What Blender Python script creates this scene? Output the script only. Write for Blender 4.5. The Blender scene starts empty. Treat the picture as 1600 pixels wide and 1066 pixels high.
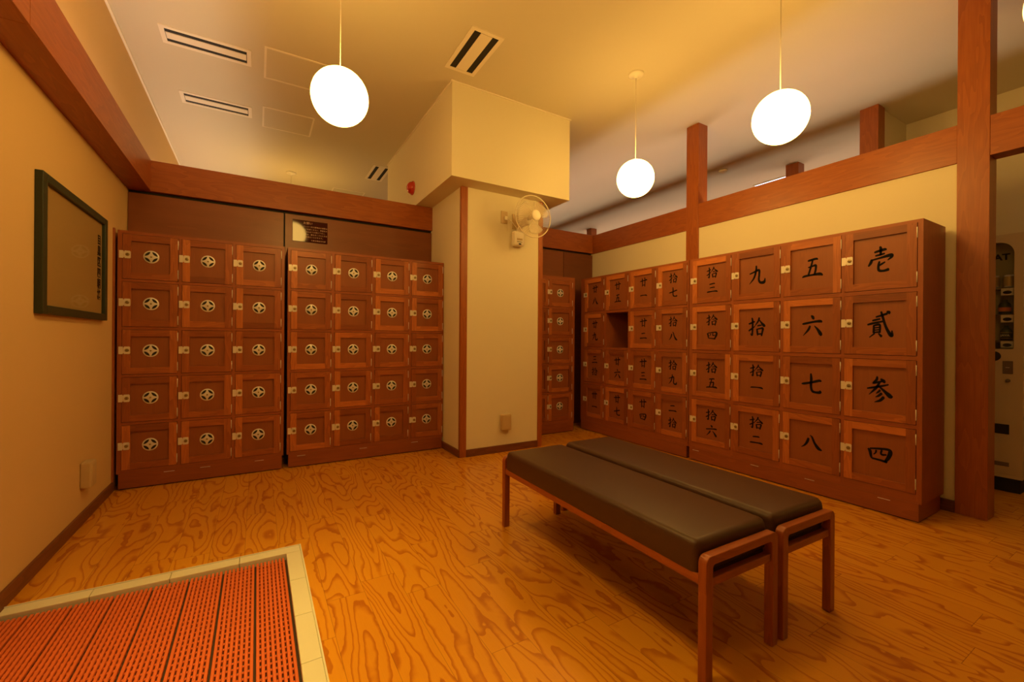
import bpy, math, random
from mathutils import Vector, Matrix
random.seed(7)
SC = bpy.context.scene
COL = SC.collection
PI = math.pi

# ------------------------------------------------------------------ camera, world, exposure
cam_d = bpy.data.cameras.new('camera')
cam_d.sensor_width = 36.0
cam_d.lens = 36.0 * 670.738 / 1600.0
cam_d.shift_y = (530.147 - 533.0) / 1600.0
cam_d.clip_start = 0.02
cam = bpy.data.objects.new('camera', cam_d)
COL.objects.link(cam)
YAW = math.radians(30.67)
cam.matrix_world = (Matrix.Translation((0, 0, 1.1)) @ Matrix.Rotation(-YAW, 4, 'Z')
                    @ Matrix.Rotation(PI / 2, 4, 'X') @ Matrix.Rotation(math.radians(0.392), 4, 'Z'))
SC.camera = cam
w = bpy.data.worlds.new('world'); SC.world = w
w.use_nodes = True
w.node_tree.nodes['Background'].inputs[0].default_value = (1.0, 0.55, 0.2, 1)
w.node_tree.nodes['Background'].inputs[1].default_value = 0.0
SC.view_settings.view_transform = 'Standard'
SC.view_settings.look = 'None'
SC.view_settings.gamma = 1.0
SC.view_settings.exposure = 0.0
SC.view_settings.use_curve_mapping = False

GLOBE_COL, GLOBE_S = (1.0, 0.56, 0.115), 26.5
COVE_COL, COVE_S = (1.0, 0.80, 0.57), 29.0
FLUO_COL, FLUO_S = (0.75, 0.85, 1.0), 2.0

# ------------------------------------------------------------------ materials
def new_mat(name):
    m = bpy.data.materials.new(name); m.use_nodes = True
    nt = m.node_tree
    return m, nt, nt.nodes['Principled BSDF']

def plain(name, col, rough=0.5, metal=0.0, bump=0.0, bscale=200.0, coat=0.0, spec=0.5, var=0.0):
    m, nt, b = new_mat(name)
    b.inputs['Base Color'].default_value = (*col, 1)
    b.inputs['Roughness'].default_value = rough
    b.inputs['Metallic'].default_value = metal
    b.inputs['Coat Weight'].default_value = coat
    b.inputs['Specular IOR Level'].default_value = spec
    tc = nt.nodes.new('ShaderNodeTexCoord')
    n = nt.nodes.new('ShaderNodeTexNoise'); n.inputs['Scale'].default_value = bscale; n.inputs['Detail'].default_value = 3
    nt.links.new(tc.outputs['Object'], n.inputs['Vector'])
    if bump:
        bp = nt.nodes.new('ShaderNodeBump'); bp.inputs['Strength'].default_value = bump; bp.inputs['Distance'].default_value = 0.002
        nt.links.new(n.outputs[0], bp.inputs['Height']); nt.links.new(bp.outputs[0], b.inputs['Normal'])
    if var:
        n2 = nt.nodes.new('ShaderNodeTexNoise'); n2.inputs['Scale'].default_value = 1.3; n2.inputs['Detail'].default_value = 4
        nt.links.new(tc.outputs['Object'], n2.inputs['Vector'])
        mx = nt.nodes.new('ShaderNodeMix'); mx.data_type = 'RGBA'
        mx.inputs[6].default_value = (*[c * (1 - var) for c in col], 1); mx.inputs[7].default_value = (*[min(1, c * (1 + var)) for c in col], 1)
        nt.links.new(n2.outputs[0], mx.inputs[0]); nt.links.new(mx.outputs[2], b.inputs['Base Color'])
    return m

def emit(name, col, s):
    m = bpy.data.materials.new(name); m.use_nodes = True
    nt = m.node_tree; nt.nodes.clear()
    e = nt.nodes.new('ShaderNodeEmission'); o = nt.nodes.new('ShaderNodeOutputMaterial')
    e.inputs[0].default_value = (*col, 1); e.inputs[1].default_value = s
    nt.links.new(e.outputs[0], o.inputs[0])
    return m

def mathn(nt, op, a, b=None, c=None):
    n = nt.nodes.new('ShaderNodeMath'); n.operation = op
    for i, v in enumerate((a, b, c)):
        if v is None: continue
        if isinstance(v, (int, float)): n.inputs[i].default_value = v
        else: nt.links.new(v, n.inputs[i])
    return n.outputs[0]

def ramp(nt, fac, stops):
    r = nt.nodes.new('ShaderNodeValToRGB')
    el = r.color_ramp.elements
    while len(el) < len(stops): el.new(0.5)
    for e, (p, c) in zip(el, stops):
        e.position = p; e.color = (*c, 1)
    nt.links.new(fac, r.inputs[0])
    return r.outputs[0]

def wood(name, dark, mid, light, rough=0.38, ring=6.0, contrast=1.0, coat=0.15, tonev=0.55):
    """wood whose grain runs along the U of the UV map (metres); 'tone' varies from board to board"""
    m, nt, b = new_mat(name)
    uv = nt.nodes.new('ShaderNodeUVMap')
    oi = nt.nodes.new('ShaderNodeObjectInfo')
    at = nt.nodes.new('ShaderNodeAttribute'); at.attribute_name = 'tone'
    mp = nt.nodes.new('ShaderNodeMapping'); mp.inputs['Scale'].default_value = (1.1, 7.0, 1)
    nt.links.new(uv.outputs[0], mp.inputs[0])
    off = nt.nodes.new('ShaderNodeCombineXYZ')
    nt.links.new(mathn(nt, 'MULTIPLY', oi.outputs['Random'], 37.0), off.inputs[0])
    nt.links.new(mathn(nt, 'MULTIPLY', oi.outputs['Random'], 91.0), off.inputs[1])
    nt.links.new(off.outputs[0], mp.inputs['Location'])
    n1 = nt.nodes.new('ShaderNodeTexNoise'); n1.inputs['Scale'].default_value = 1.6; n1.inputs['Detail'].default_value = 2.0
    nt.links.new(mp.outputs[0], n1.inputs['Vector'])
    fr = mathn(nt, 'FRACT', mathn(nt, 'MULTIPLY', n1.outputs[0], ring))
    mp2 = nt.nodes.new('ShaderNodeMapping'); mp2.inputs['Scale'].default_value = (6.0, 220.0, 1)
    nt.links.new(uv.outputs[0], mp2.inputs[0]); nt.links.new(off.outputs[0], mp2.inputs['Location'])
    n2 = nt.nodes.new('ShaderNodeTexNoise'); n2.inputs['Scale'].default_value = 1.0; n2.inputs['Detail'].default_value = 3.0
    nt.links.new(mp2.outputs[0], n2.inputs['Vector'])
    t = mathn(nt, 'ADD', mathn(nt, 'MULTIPLY', mathn(nt, 'SUBTRACT', fr, 0.5), -0.35 * contrast),
              mathn(nt, 'ADD', 0.5, mathn(nt, 'MULTIPLY', mathn(nt, 'SUBTRACT', n2.outputs[0], 0.5), 0.7 * contrast)))
    t = mathn(nt, 'ADD', t, mathn(nt, 'MULTIPLY', mathn(nt, 'SUBTRACT', at.outputs['Fac'], 0.5), tonev))
    c = ramp(nt, t, [(0.08, dark), (0.5, mid), (0.92, light)])
    nt.links.new(c, b.inputs['Base Color'])
    b.inputs['Roughness'].default_value = rough
    b.inputs['Coat Weight'].default_value = coat
    b.inputs['Coat Roughness'].default_value = 0.25
    bp = nt.nodes.new('ShaderNodeBump'); bp.inputs['Strength'].default_value = 0.08; bp.inputs['Distance'].default_value = 0.001
    nt.links.new(n2.outputs[0], bp.inputs['Height']); nt.links.new(bp.outputs[0], b.inputs['Normal'])
    return m

def floor_mat():
    m, nt, b = new_mat('larch_floorboards')
    tc = nt.nodes.new('ShaderNodeTexCoord')
    sx = nt.nodes.new('ShaderNodeSeparateXYZ'); nt.links.new(tc.outputs['Object'], sx.inputs[0])
    X, Y = sx.outputs[0], sx.outputs[1]
    W, L = 0.152, 0.91
    xs = mathn(nt, 'DIVIDE', mathn(nt, 'ADD', X, 0.05), W)
    row = mathn(nt, 'FLOOR', xs)
    wn = nt.nodes.new('ShaderNodeTexWhiteNoise'); wn.noise_dimensions = '1D'
    nt.links.new(row, wn.inputs['W'])
    ys = mathn(nt, 'ADD', mathn(nt, 'DIVIDE', Y, L), wn.outputs['Value'])
    cl = mathn(nt, 'FLOOR', ys)
    wn2 = nt.nodes.new('ShaderNodeTexWhiteNoise'); wn2.noise_dimensions = '2D'
    cv = nt.nodes.new('ShaderNodeCombineXYZ'); nt.links.new(row, cv.inputs[0]); nt.links.new(cl, cv.inputs[1])
    nt.links.new(cv.outputs[0], wn2.inputs['Vector'])
    pid = wn2.outputs['Value']
    # contour-like growth rings of a stretched noise field, different on every board
    v = nt.nodes.new('ShaderNodeCombineXYZ')
    nt.links.new(mathn(nt, 'MULTIPLY', X, 5.2), v.inputs[0])
    nt.links.new(mathn(nt, 'MULTIPLY', Y, 0.95), v.inputs[1])
    nt.links.new(mathn(nt, 'MULTIPLY', pid, 60.0), v.inputs[2])
    wob = nt.nodes.new('ShaderNodeTexNoise'); wob.inputs['Scale'].default_value = 14.0; wob.inputs['Detail'].default_value = 2.0
    nt.links.new(tc.outputs['Object'], wob.inputs['Vector'])
    n1 = nt.nodes.new('ShaderNodeTexNoise'); n1.inputs['Scale'].default_value = 1.25; n1.inputs['Detail'].default_value = 1.2; n1.inputs['Roughness'].default_value = 0.45
    nt.links.new(v.outputs[0], n1.inputs['Vector'])
    f = mathn(nt, 'ADD', mathn(nt, 'MULTIPLY', n1.outputs[0], 13.0), mathn(nt, 'MULTIPLY', wob.outputs[0], 0.55))
    fr = mathn(nt, 'FRACT', f)
    mr = nt.nodes.new('ShaderNodeMapRange'); mr.interpolation_type = 'SMOOTHSTEP'
    mr.inputs[1].default_value = 0.58; mr.inputs[2].default_value = 0.92
    nt.links.new(fr, mr.inputs[0])
    mr2 = nt.nodes.new('ShaderNodeMapRange'); mr2.interpolation_type = 'SMOOTHSTEP'
    mr2.inputs[1].default_value = 1.0; mr2.inputs[2].default_value = 0.955
    nt.links.new(fr, mr2.inputs[0])
    late = mathn(nt, 'MULTIPLY', mr.outputs[0], mr2.outputs[0])
    v2 = nt.nodes.new('ShaderNodeCombineXYZ')
    nt.links.new(mathn(nt, 'MULTIPLY', X, 260.0), v2.inputs[0]); nt.links.new(mathn(nt, 'MULTIPLY', Y, 9.0), v2.inputs[1]); nt.links.new(pid, v2.inputs[2])
    n2 = nt.nodes.new('ShaderNodeTexNoise'); n2.inputs['Scale'].default_value = 1.0; n2.inputs['Detail'].default_value = 2
    nt.links.new(v2.outputs[0], n2.inputs['Vector'])
    t = mathn(nt, 'ADD', mathn(nt, 'MULTIPLY', late, 0.62), mathn(nt, 'MULTIPLY', mathn(nt, 'SUBTRACT', n2.outputs[0], 0.5), 0.20))
    t = mathn(nt, 'ADD', t, mathn(nt, 'MULTIPLY', mathn(nt, 'SUBTRACT', pid, 0.5), 0.22))
    t = mathn(nt, 'ADD', t, 0.16)
    c = ramp(nt, t, [(0.0, FL_LIGHT), (0.45, FL_MID), (1.0, FL_DARK)])
    # seams
    sxn = mathn(nt, 'LESS_THAN', mathn(nt, 'FRACT', xs), 0.010)
    syn = mathn(nt, 'LESS_THAN', mathn(nt, 'FRACT', ys), 0.0022)
    seam = mathn(nt, 'MAXIMUM', sxn, syn)
    mx = nt.nodes.new('ShaderNodeMix'); mx.data_type = 'RGBA'
    nt.links.new(mathn(nt, 'MULTIPLY', seam, 0.6), mx.inputs[0]); nt.links.new(c, mx.inputs[6]); mx.inputs[7].default_value = (0.12, 0.05, 0.015, 1)
    nt.links.new(mx.outputs[2], b.inputs['Base Color'])
    b.inputs['Roughness'].default_value = 0.26
    b.inputs['Coat Weight'].default_value = 0.12; b.inputs['Coat Roughness'].default_value = 0.12
    bp = nt.nodes.new('ShaderNodeBump'); bp.inputs['Strength'].default_value = 0.06; bp.inputs['Distance'].default_value = 0.001
    nt.links.new(mathn(nt, 'SUBTRACT', late, seam), bp.inputs['Height']); nt.links.new(bp.outputs[0], b.inputs['Normal'])
    return m

FL_LIGHT, FL_MID, FL_DARK = (0.68, 0.315, 0.018), (0.57, 0.225, 0.012), (0.38, 0.110, 0.009)

def glass(name, tint, fac=0.12, rough=0.02):
    m, nt, b = new_mat(name)
    out = nt.nodes['Material Output']
    tr = nt.nodes.new('ShaderNodeBsdfTransparent'); tr.inputs[0].default_value = (*tint, 1)
    gl = nt.nodes.new('ShaderNodeBsdfGlossy'); gl.inputs['Roughness'].default_value = rough
    lw = nt.nodes.new('ShaderNodeLayerWeight'); lw.inputs[0].default_value = 0.5
    fz = nt.nodes.new('ShaderNodeMath'); fz.operation = 'MULTIPLY_ADD'
    pw = nt.nodes.new('ShaderNodeMath'); pw.operation = 'POWER'; pw.inputs[1].default_value = 5.0
    nt.links.new(lw.outputs['Facing'], pw.inputs[0]); nt.links.new(pw.outputs[0], fz.inputs[0])
    fz.inputs[1].default_value = 0.10; fz.inputs[2].default_value = 0.02
    mx = nt.nodes.new('ShaderNodeMixShader')
    nt.links.new(fz.outputs[0], mx.inputs[0])
    nt.links.new(tr.outputs[0], mx.inputs[1]); nt.links.new(gl.outputs[0], mx.inputs[2])
    nt.links.new(mx.outputs[0], out.inputs[0])
    nt.nodes.remove(b)
    return m

M = {}
M['ceiling'] = plain('ceiling_paint', (0.64, 0.59, 0.46), 0.9, bump=0.02, bscale=400, spec=0.2)
M['plaster'] = plain('cream_plaster', (0.74, 0.69, 0.53), 0.85, bump=0.05, bscale=300, spec=0.2, var=0.02)
M['ochre'] = plain('ochre_plaster', (0.66, 0.47, 0.25), 0.85, bump=0.05, bscale=300, spec=0.2, var=0.02)
M['cabinet'] = wood('cherry_cabinet_wood', (0.204, 0.054, 0.018), (0.300, 0.083, 0.026), (0.396, 0.120, 0.036), rough=0.40, ring=5, contrast=0.5, coat=0.06)
M['door'] = wood('cherry_door_frame_wood', (0.198, 0.053, 0.016), (0.303, 0.085, 0.024), (0.535, 0.174, 0.046), rough=0.38, ring=9, contrast=0.6, tonev=0.8, coat=0.06)
M['panel'] = wood('cherry_door_panel_veneer', (0.192, 0.059, 0.019), (0.270, 0.083, 0.027), (0.348, 0.112, 0.038), rough=0.42, ring=3, contrast=0.4, coat=0.06)
M['board'] = wood('wall_panel_veneer', (0.137, 0.038, 0.011), (0.200, 0.058, 0.017), (0.263, 0.082, 0.024), rough=0.42, ring=3, contrast=0.45)
M['timber'] = wood('stained_beam_timber', (0.220, 0.053, 0.008), (0.319, 0.082, 0.012), (0.440, 0.127, 0.019), rough=0.42, ring=7, contrast=0.75, coat=0.05)
M['base'] = wood('baseboard_wood', (0.10, 0.03, 0.014), (0.16, 0.05, 0.022), (0.22, 0.07, 0.03), rough=0.45)
M['bench'] = wood('bench_frame_wood', (0.200, 0.047, 0.009), (0.300, 0.074, 0.014), (0.400, 0.113, 0.021), rough=0.36, ring=8, contrast=0.8)
M['leather'] = plain('brown_leather', (0.062, 0.026, 0.013), 0.44, bump=0.12, bscale=260, spec=0.5)
M['metal'] = plain('brushed_nickel', (0.74, 0.73, 0.74), 0.38, 0.2, bump=0.02, bscale=500)
M['plate'] = plain('satin_lock_plate', (0.76, 0.72, 0.66), 0.35, 0.2, bump=0.02, bscale=300)
M['brass'] = plain('brass_cylinder', (0.35, 0.28, 0.14), 0.35, 0.8)
M['ink'] = plain('black_ink', (0.006, 0.005, 0.005), 0.8, spec=0.15)
M['black'] = plain('matt_black', (0.008, 0.007, 0.007), 0.7)
M['white'] = plain('white_plastic', (0.80, 0.76, 0.66), 0.45)
M['beige'] = plain('beige_plastic', (0.55, 0.42, 0.24), 0.5)
M['trim_white'] = plain('pale_trim', (0.82, 0.76, 0.64), 0.6)
M['frame'] = plain('dark_green_frame', (0.020, 0.034, 0.020), 0.45, bump=0.03, bscale=120)
M['paper'] = plain('faded_tan_paper', (0.40, 0.27, 0.12), 0.8, var=0.06)
M['tile'] = plain('stone_kerb_tile', (0.68, 0.66, 0.60), 0.55, bump=0.05, bscale=150, var=0.05)
M['mat'] = plain('red_orange_vinyl', (0.60, 0.125, 0.035), 0.5)
M['pit'] = plain('dark_drain_floor', (0.05, 0.025, 0.018), 0.8)
M['red'] = plain('red_lens', (0.50, 0.030, 0.015), 0.18, coat=0.5)
M['sign'] = plain('maroon_gloss_board', (0.050, 0.010, 0.010), 0.06, spec=0.35)
M['signtext'] = plain('pale_lettering', (0.62, 0.40, 0.28), 0.5)
M['vm'] = plain('vending_white_enamel', (0.62, 0.54, 0.42), 0.35, coat=0.2)
M['vmgrey'] = plain('vending_grey_plate', (0.16, 0.12, 0.10), 0.45)
M['olive'] = plain('display_backing', (0.42, 0.40, 0.26), 0.6)
M['tan'] = plain('tan_can_print', (0.55, 0.42, 0.20), 0.3, 0.4)
M['green'] = plain('dark_green_label', (0.05, 0.07, 0.035), 0.35)
M['orange'] = plain('orange_label', (0.65, 0.18, 0.05), 0.4)
M['clear'] = glass('clear_glass', (0.96, 0.96, 0.94))
M['fanclear'] = plain('translucent_fan_plastic', (0.80, 0.72, 0.56), 0.3)
_b = M['fanclear'].node_tree.nodes['Principled BSDF']; _b.inputs['Alpha'].default_value = 0.34
M['fanwire'] = plain('cream_fan_wire', (0.80, 0.72, 0.56), 0.35)
_b = M['fanwire'].node_tree.nodes['Principled BSDF']; _b.inputs['Alpha'].default_value = 0.75
M['globe'] = emit('lit_opal_glass', GLOBE_COL, GLOBE_S)
M['globe_dim'] = emit('lit_opal_glass_dimmed', GLOBE_COL, GLOBE_S * 0.30)
M['cove'] = emit('lit_cove_tube', COVE_COL, COVE_S)
M['fluo'] = emit('lit_fluorescent_panel', FLUO_COL, FLUO_S)
M['floor'] = floor_mat()

# ------------------------------------------------------------------ mesh builder
class MB:
    def __init__(s): s.v = []; s.f = []; s.uv = []; s.mi = []; s.tone = []; s.sm = []
    def face(s, pts, uvs=None, mi=0, tone=0.5, smooth=False):
        k = len(s.v); s.v += [tuple(p) for p in pts]
        s.f.append(tuple(range(k, k + len(pts))))
        s.uv += list(uvs) if uvs else [(p[0], p[1]) for p in pts]
        s.mi.append(mi); s.tone.append(tone); s.sm.append(smooth)
    def grid(s, rings, closed=True, cap0=True, cap1=True, mi=0, smooth=True, tone=0.5):
        """rings: list of equal-length point loops"""
        k = len(s.v); n = len(rings[0])
        for r in rings: s.v += [tuple(p) for p in r]
        for i in range(len(rings) - 1):
            for j in range(n if closed else n - 1):
                a, b = k + i * n + j, k + i * n + (j + 1) % n
                q = (a, b, b + n, a + n)
                s.f.append(q); s.uv += [(i * .05, j / n), (i * .05, (j + 1) / n), ((i + 1) * .05, (j + 1) / n), ((i + 1) * .05, j / n)]
                s.mi.append(mi); s.tone.append(tone); s.sm.append(smooth)
        for flag, idx in ((cap0, 0), (cap1, len(rings) - 1)):
            if flag:
                lp = [k + idx * n + j for j in range(n)]
                if idx == 0: lp = lp[::-1]
                s.f.append(tuple(lp)); s.uv += [(s.v[i][0], s.v[i][2]) for i in lp]
                s.mi.append(mi); s.tone.append(tone); s.sm.append(False)
    def box(s, x0, x1, y0, y1, z0, z1, g='z', mi=0, tone=None, open_front=False):
        lo = (min(x0, x1), min(y0, y1), min(z0, z1)); hi = (max(x0, x1), max(y0, y1), max(z0, z1))
        if tone is None: tone = random.random()
        gi = 'xyz'.index(g); ou, ov = random.uniform(0, 9), random.uniform(0, 9)
        def P(i, j, k): return ((lo, hi)[i][0], (lo, hi)[j][1], (lo, hi)[k][2])
        fs = [((0,0,0),(0,0,1),(0,1,1),(0,1,0)), ((1,0,0),(1,1,0),(1,1,1),(1,0,1)),
              ((0,0,0),(1,0,0),(1,0,1),(0,0,1)), ((0,1,0),(0,1,1),(1,1,1),(1,1,0)),
              ((0,0,0),(0,1,0),(1,1,0),(1,0,0)), ((0,0,1),(1,0,1),(1,1,1),(0,1,1))]
        k = len(s.v)
        s.v += [P(i, j, l) for i in (0, 1) for j in (0, 1) for l in (0, 1)]
        for n, fc in enumerate(fs):
            if open_front and n == 2: continue
            ax = n // 2; others = [a for a in (0, 1, 2) if a != ax]
            if gi in others: u = gi; v = [a for a in others if a != gi][0]
            else: u, v = others
            s.f.append(tuple(k + i * 4 + j * 2 + l for i, j, l in fc))
            for q in fc:
                p = P(*q); s.uv.append((p[u] + ou, p[v] + ov))
            s.mi.append(mi); s.tone.append(tone); s.sm.append(False)
    def prism(s, poly, ax, a0, a1, mi=0, tone=0.5, smooth=False):
        """poly: 2-D points in the plane normal to axis ax (order of the two remaining axes)"""
        def P(p, a):
            q = list(p); q.insert(ax, a); return tuple(q)
        s.grid([[P(p, a0) for p in poly], [P(p, a1) for p in poly]], mi=mi, smooth=smooth, tone=tone)
    def tube(s, pts, r, n=8, mi=0, cap=True):
        pts = [Vector(p) for p in pts]; rings = []
        for i, p in enumerate(pts):
            d = (pts[min(i + 1, len(pts) - 1)] - pts[max(i - 1, 0)]).normalized()
            a = Vector((0, 0, 1)) if abs(d.z) < 0.9 else Vector((1, 0, 0))
            e1 = d.cross(a).normalized(); e2 = d.cross(e1)
            rr = r[i] if isinstance(r, (list, tuple)) else r
            rings.append([p + e1 * rr * math.cos(t * 2 * PI / n) + e2 * rr * math.sin(t * 2 * PI / n) for t in range(n)])
        s.grid(rings, mi=mi, cap0=cap, cap1=cap)
    def lathe(s, prof, c=(0, 0, 0), ax='z', n=24, mi=0, cap0=True, cap1=True, smooth=True):
        """prof: (radius, height along axis)"""
        rings = []
        for r, h in prof:
            ring = []
            for t in range(n):
                a, b = r * math.cos(t * 2 * PI / n), r * math.sin(t * 2 * PI / n)
                p = {'z': (a, b, h), 'y': (a, h, b), 'x': (h, a, b)}[ax]
                ring.append((c[0] + p[0], c[1] + p[1], c[2] + p[2]))
            rings.append(ring)
        s.grid(rings, mi=mi, cap0=cap0, cap1=cap1, smooth=smooth)
    def sphere(s, c, r, n=32, m=16, mi=0, sz=1.0):
        prof = [(max(1e-4, r * math.sin(PI * i / m)), -r * sz * math.cos(PI * i / m)) for i in range(m + 1)]
        s.lathe(prof, c, 'z', n, mi)
    def mesh(s, name, mats):
        me = bpy.data.meshes.new(name)
        me.from_pydata(s.v, [], s.f)
        uvl = me.uv_layers.new(name='UVMap')
        flat = [c for uv in s.uv for c in uv]
        uvl.data.foreach_set('uv', flat)
        at = me.attributes.new('tone', 'FLOAT', 'FACE'); at.data.foreach_set('value', s.tone)
        me.polygons.foreach_set('material_index', s.mi)
        me.polygons.foreach_set('use_smooth', s.sm)
        for m in (mats if isinstance(mats, (list, tuple)) else [mats]): me.materials.append(m)
        me.validate(); me.update()
        bmfix(me)
        return me

import bmesh
def bmfix(me):
    bm = bmesh.new(); bm.from_mesh(me)
    bmesh.ops.recalc_face_normals(bm, faces=bm.faces)
    bm.to_mesh(me); bm.free()

def link(name, me, parent=None, loc=None, rz=None, bevel=0):
    o = bpy.data.objects.new(name, me); COL.objects.link(o)
    if parent: o.parent = parent
    if loc: o.location = loc
    if rz is not None: o.rotation_euler = (0, 0, rz)
    if bevel: add_bevel(o, bevel)
    return o
def add_bevel(o, wdt, seg=2):
    b = o.modifiers.new('edge', 'BEVEL'); b.width = wdt; b.segments = seg; b.limit_method = 'ANGLE'; b.angle_limit = math.radians(40)
def obj(name, mb, mats, parent=None, loc=None, rz=None, bevel=0):
    return link(name, mb.mesh(name, mats), parent, loc, rz, bevel)
def tag(o, label=None, cat=None, group=None, kind=None):
    if label: o['label'] = label
    if cat: o['category'] = cat
    if group: o['group'] = group
    if kind: o['kind'] = kind
    return o
def thing(name, label, cat, loc=(0, 0, 0), rz=0, group=None):
    o = bpy.data.objects.new(name, None); COL.objects.link(o)
    o.empty_display_size = 0.05
    o.location = loc; o.rotation_euler = (0, 0, rz)
    return tag(o, label, cat, group)
def struct(name, mb, mats, bevel=0, label=None):
    return tag(obj(name, mb, mats, bevel=bevel), label=label, kind='structure')
def copy_tree(o, parent=None):
    c = o.copy(); COL.objects.link(c)
    if parent: c.parent = parent
    for ch in list(o.children): copy_tree(ch, c)
    return c

def text_mesh(body, size, mat, depth=0.0006, spacing=1.0, line=1.0, align='CENTER', bold=0):
    c = bpy.data.curves.new('lettering', 'FONT'); c.body = body; c.size = size
    c.align_x = align; c.align_y = 'CENTER'; c.extrude = depth; c.space_line = line; c.space_character = spacing
    c.resolution_u = 3; c.offset = bold
    o = bpy.data.objects.new('lettering', c); COL.objects.link(o)
    dg = bpy.context.evaluated_depsgraph_get()
    me = bpy.data.meshes.new_from_object(o.evaluated_get(dg))
    bpy.data.objects.remove(o); bpy.data.curves.remove(c)
    me.materials.clear(); me.materials.append(mat)
    return me

# ------------------------------------------------------------------ main dimensions (metres)
XL, XR = -0.883, 3.885          # left wall, right wall plaster
YB = 4.435                      # back panelling
CEIL = 3.331
BZ0, BZ1 = 2.262, 2.508         # beams on left and back
RZ0, RZ1 = 2.254, 2.500         # beam on right
PX0, PX1, PY = 1.614, 2.520, 3.65   # pillar
SX0, SX1, SY0, SY1, SZ = 1.432, 2.714, 3.455, 5.58, 2.511   # box above the pillar

# ------------------------------------------------------------------ room shell
mb = MB()
PITX, PITY0, PITY1 = 0.132, 0.45, 2.458     # recessed drain pit
BW = 0.066
for a in [(XL - .05, PITX + BW, PITY1 + BW, 9.1), (PITX + BW, 8.0, -3.6, 9.1), (XL - .05, PITX + BW, -3.6, PITY0 - BW)]:
    mb.box(a[0], a[1], a[2], a[3], -0.10, 0.0, 'y', tone=0.5)
struct('floor', mb, M['floor'])
mb = MB(); mb.box(XL - .05, PITX + BW, PITY0 - BW, PITY1 + BW, -0.13, -0.030)
struct('floor_pit', mb, M['pit'])
mb = MB(); mb.box(XL - .1, 8.0, -3.6, 9.1, CEIL, CEIL + .1)
struct('ceiling', mb, M['ceiling'])
mb = MB(); mb.box(XL - .1, XL, -3.6, 9.1, -.1, CEIL)
struct('wall_left', mb, M['ochre'])
mb = MB(); mb.box(XL - .1, 8.0, -3.7, -3.6, -.1, CEIL, 'z')
struct('wall_rear', mb, M['board'])
mb = MB(); mb.box(XL - .1, 8.0, 9.1, 9.2, -.1, CEIL)
struct('wall_far', mb, M['plaster'])
mb = MB(); mb.box(8.0, 8.1, -3.6, 9.1, -.1, CEIL)
struct('wall_outer', mb, M['plaster'])
mb = MB(); mb.box(XR, XR + .10, .921, YB + .12, 0, RZ0)
struct('wall_right', mb, M['plaster'])
mb = MB(); mb.box(XR, XR + .10, -3.6, -.35, 0, RZ0)
struct('wall_right_near', mb, M['plaster'])
# pillar and the bulkhead above it
mb = MB(); mb.box(PX0, PX1, PY, 4.9, 0, SZ + .01)
struct('wall_pillar', mb, M['plaster'])
mb = MB(); mb.box(SX0, SX1, SY0, SY1, SZ, CEIL + .02)
struct('wall_bulkhead', mb, M['plaster'])
# panelled back wall, in four boards with dark joints
mb = MB(); mb.box(XL, PX0, YB + .03, YB + .10, 0, BZ1 - .02); mb.box(PX1, XR, YB + .03, YB + .10, 0, BZ1 - .02)
struct('wall_back', mb, M['black'])  # black backing stands in for the shade in the gap below the beam
for i, (a, b) in enumerate([(XL + .004, .199), (.212, PX0 - .004), (PX1 + .004, 3.392), (3.398, XR - .002)]):
    mb = MB(); mb.box(a, b, YB, YB + .032, .0, BZ0 - .026, 'x')
    struct('wall_panel_%d' % (i + 1), mb, M['board'])
# walls of the space beyond
mb = MB(); mb.box(5.72, 5.82, -3.6, 1.735, 0, CEIL); mb.box(5.135, 5.82, 1.735, 1.82, 0, CEIL)
struct('wall_lobby', mb, M['plaster'])
# beams and posts
def beam(n, x0, x1, y0, y1, z0, z1, g, label):
    mb = MB(); mb.box(x0, x1, y0, y1, z0, z1, g, tone=0.5)
    return struct('trim_%d' % n, mb, M['timber'], bevel=.002, label=label)
def trough(n, y0, y1, label):
    # hollow beam: wall board, floor and face board, open on top for the cove tube
    mb = MB(); mb.box(XL, -.738, y0, y1, BZ0, BZ0 + .03, 'y', tone=.5); mb.box(-.766, -.738, y0, y1, BZ0 + .03, BZ1, 'y', tone=.5)
    return struct('trim_%d' % n, mb, M['timber'], label=label)
trough(1, 2.305, 4.418, 'reddish timber beam along the left wall')
trough(2, -3.6, 2.302, 'nearest length of the timber beam along the left wall')
beam(3, XL, PX0, 4.418, 4.56, BZ0, BZ1, 'x', 'reddish timber beam above the left lockers')
beam(4, PX1, 3.873, 4.418, 4.56, BZ0 - .004, BZ1 - .004, 'x', 'short timber beam in the corner right of the pillar')
beam(5, 3.873, 4.0, .921, 2.809, RZ0, RZ1, 'y', 'timber beam right of the slim post, above the numbered lockers')
beam(6, 3.873, 4.0, 2.951, 4.56, RZ0, RZ1, 'y', 'timber beam left of the slim post, above the numbered lockers')
beam(7, 3.873, 4.0, -3.6, .776, RZ0, RZ1, 'y', 'timber lintel over the doorway at right')
beam(8, 3.870, 4.015, .776, .921, 0, CEIL, 'z', 'thick timber post from floor to ceiling beside the doorway')
beam(9, 3.868, 4.013, 2.809, 2.951, 0, CEIL, 'z', 'slim timber post rising behind the numbered lockers')
beam(10, 4.99, 5.135, 1.715, 1.86, 0, CEIL, 'z', 'timber post seen above the right beam, beside the thick post')
beam(11, 5.77, 5.91, 2.78, 2.93, 0, CEIL, 'z', 'distant timber post just peeping over the right beam')
beam(12, 5.72, 5.86, 6.57, 6.71, 0, CEIL, 'z', 'distant timber post over the back right corner')
def bar(n, x0, x1, y0, y1, z0, z1, g, mat='timber', name='trim_%d'):
    mb = MB(); mb.box(x0, x1, y0, y1, z0, z1, g, tone=.5); return struct(name % n, mb, M[mat], bevel=.0015)
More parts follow.
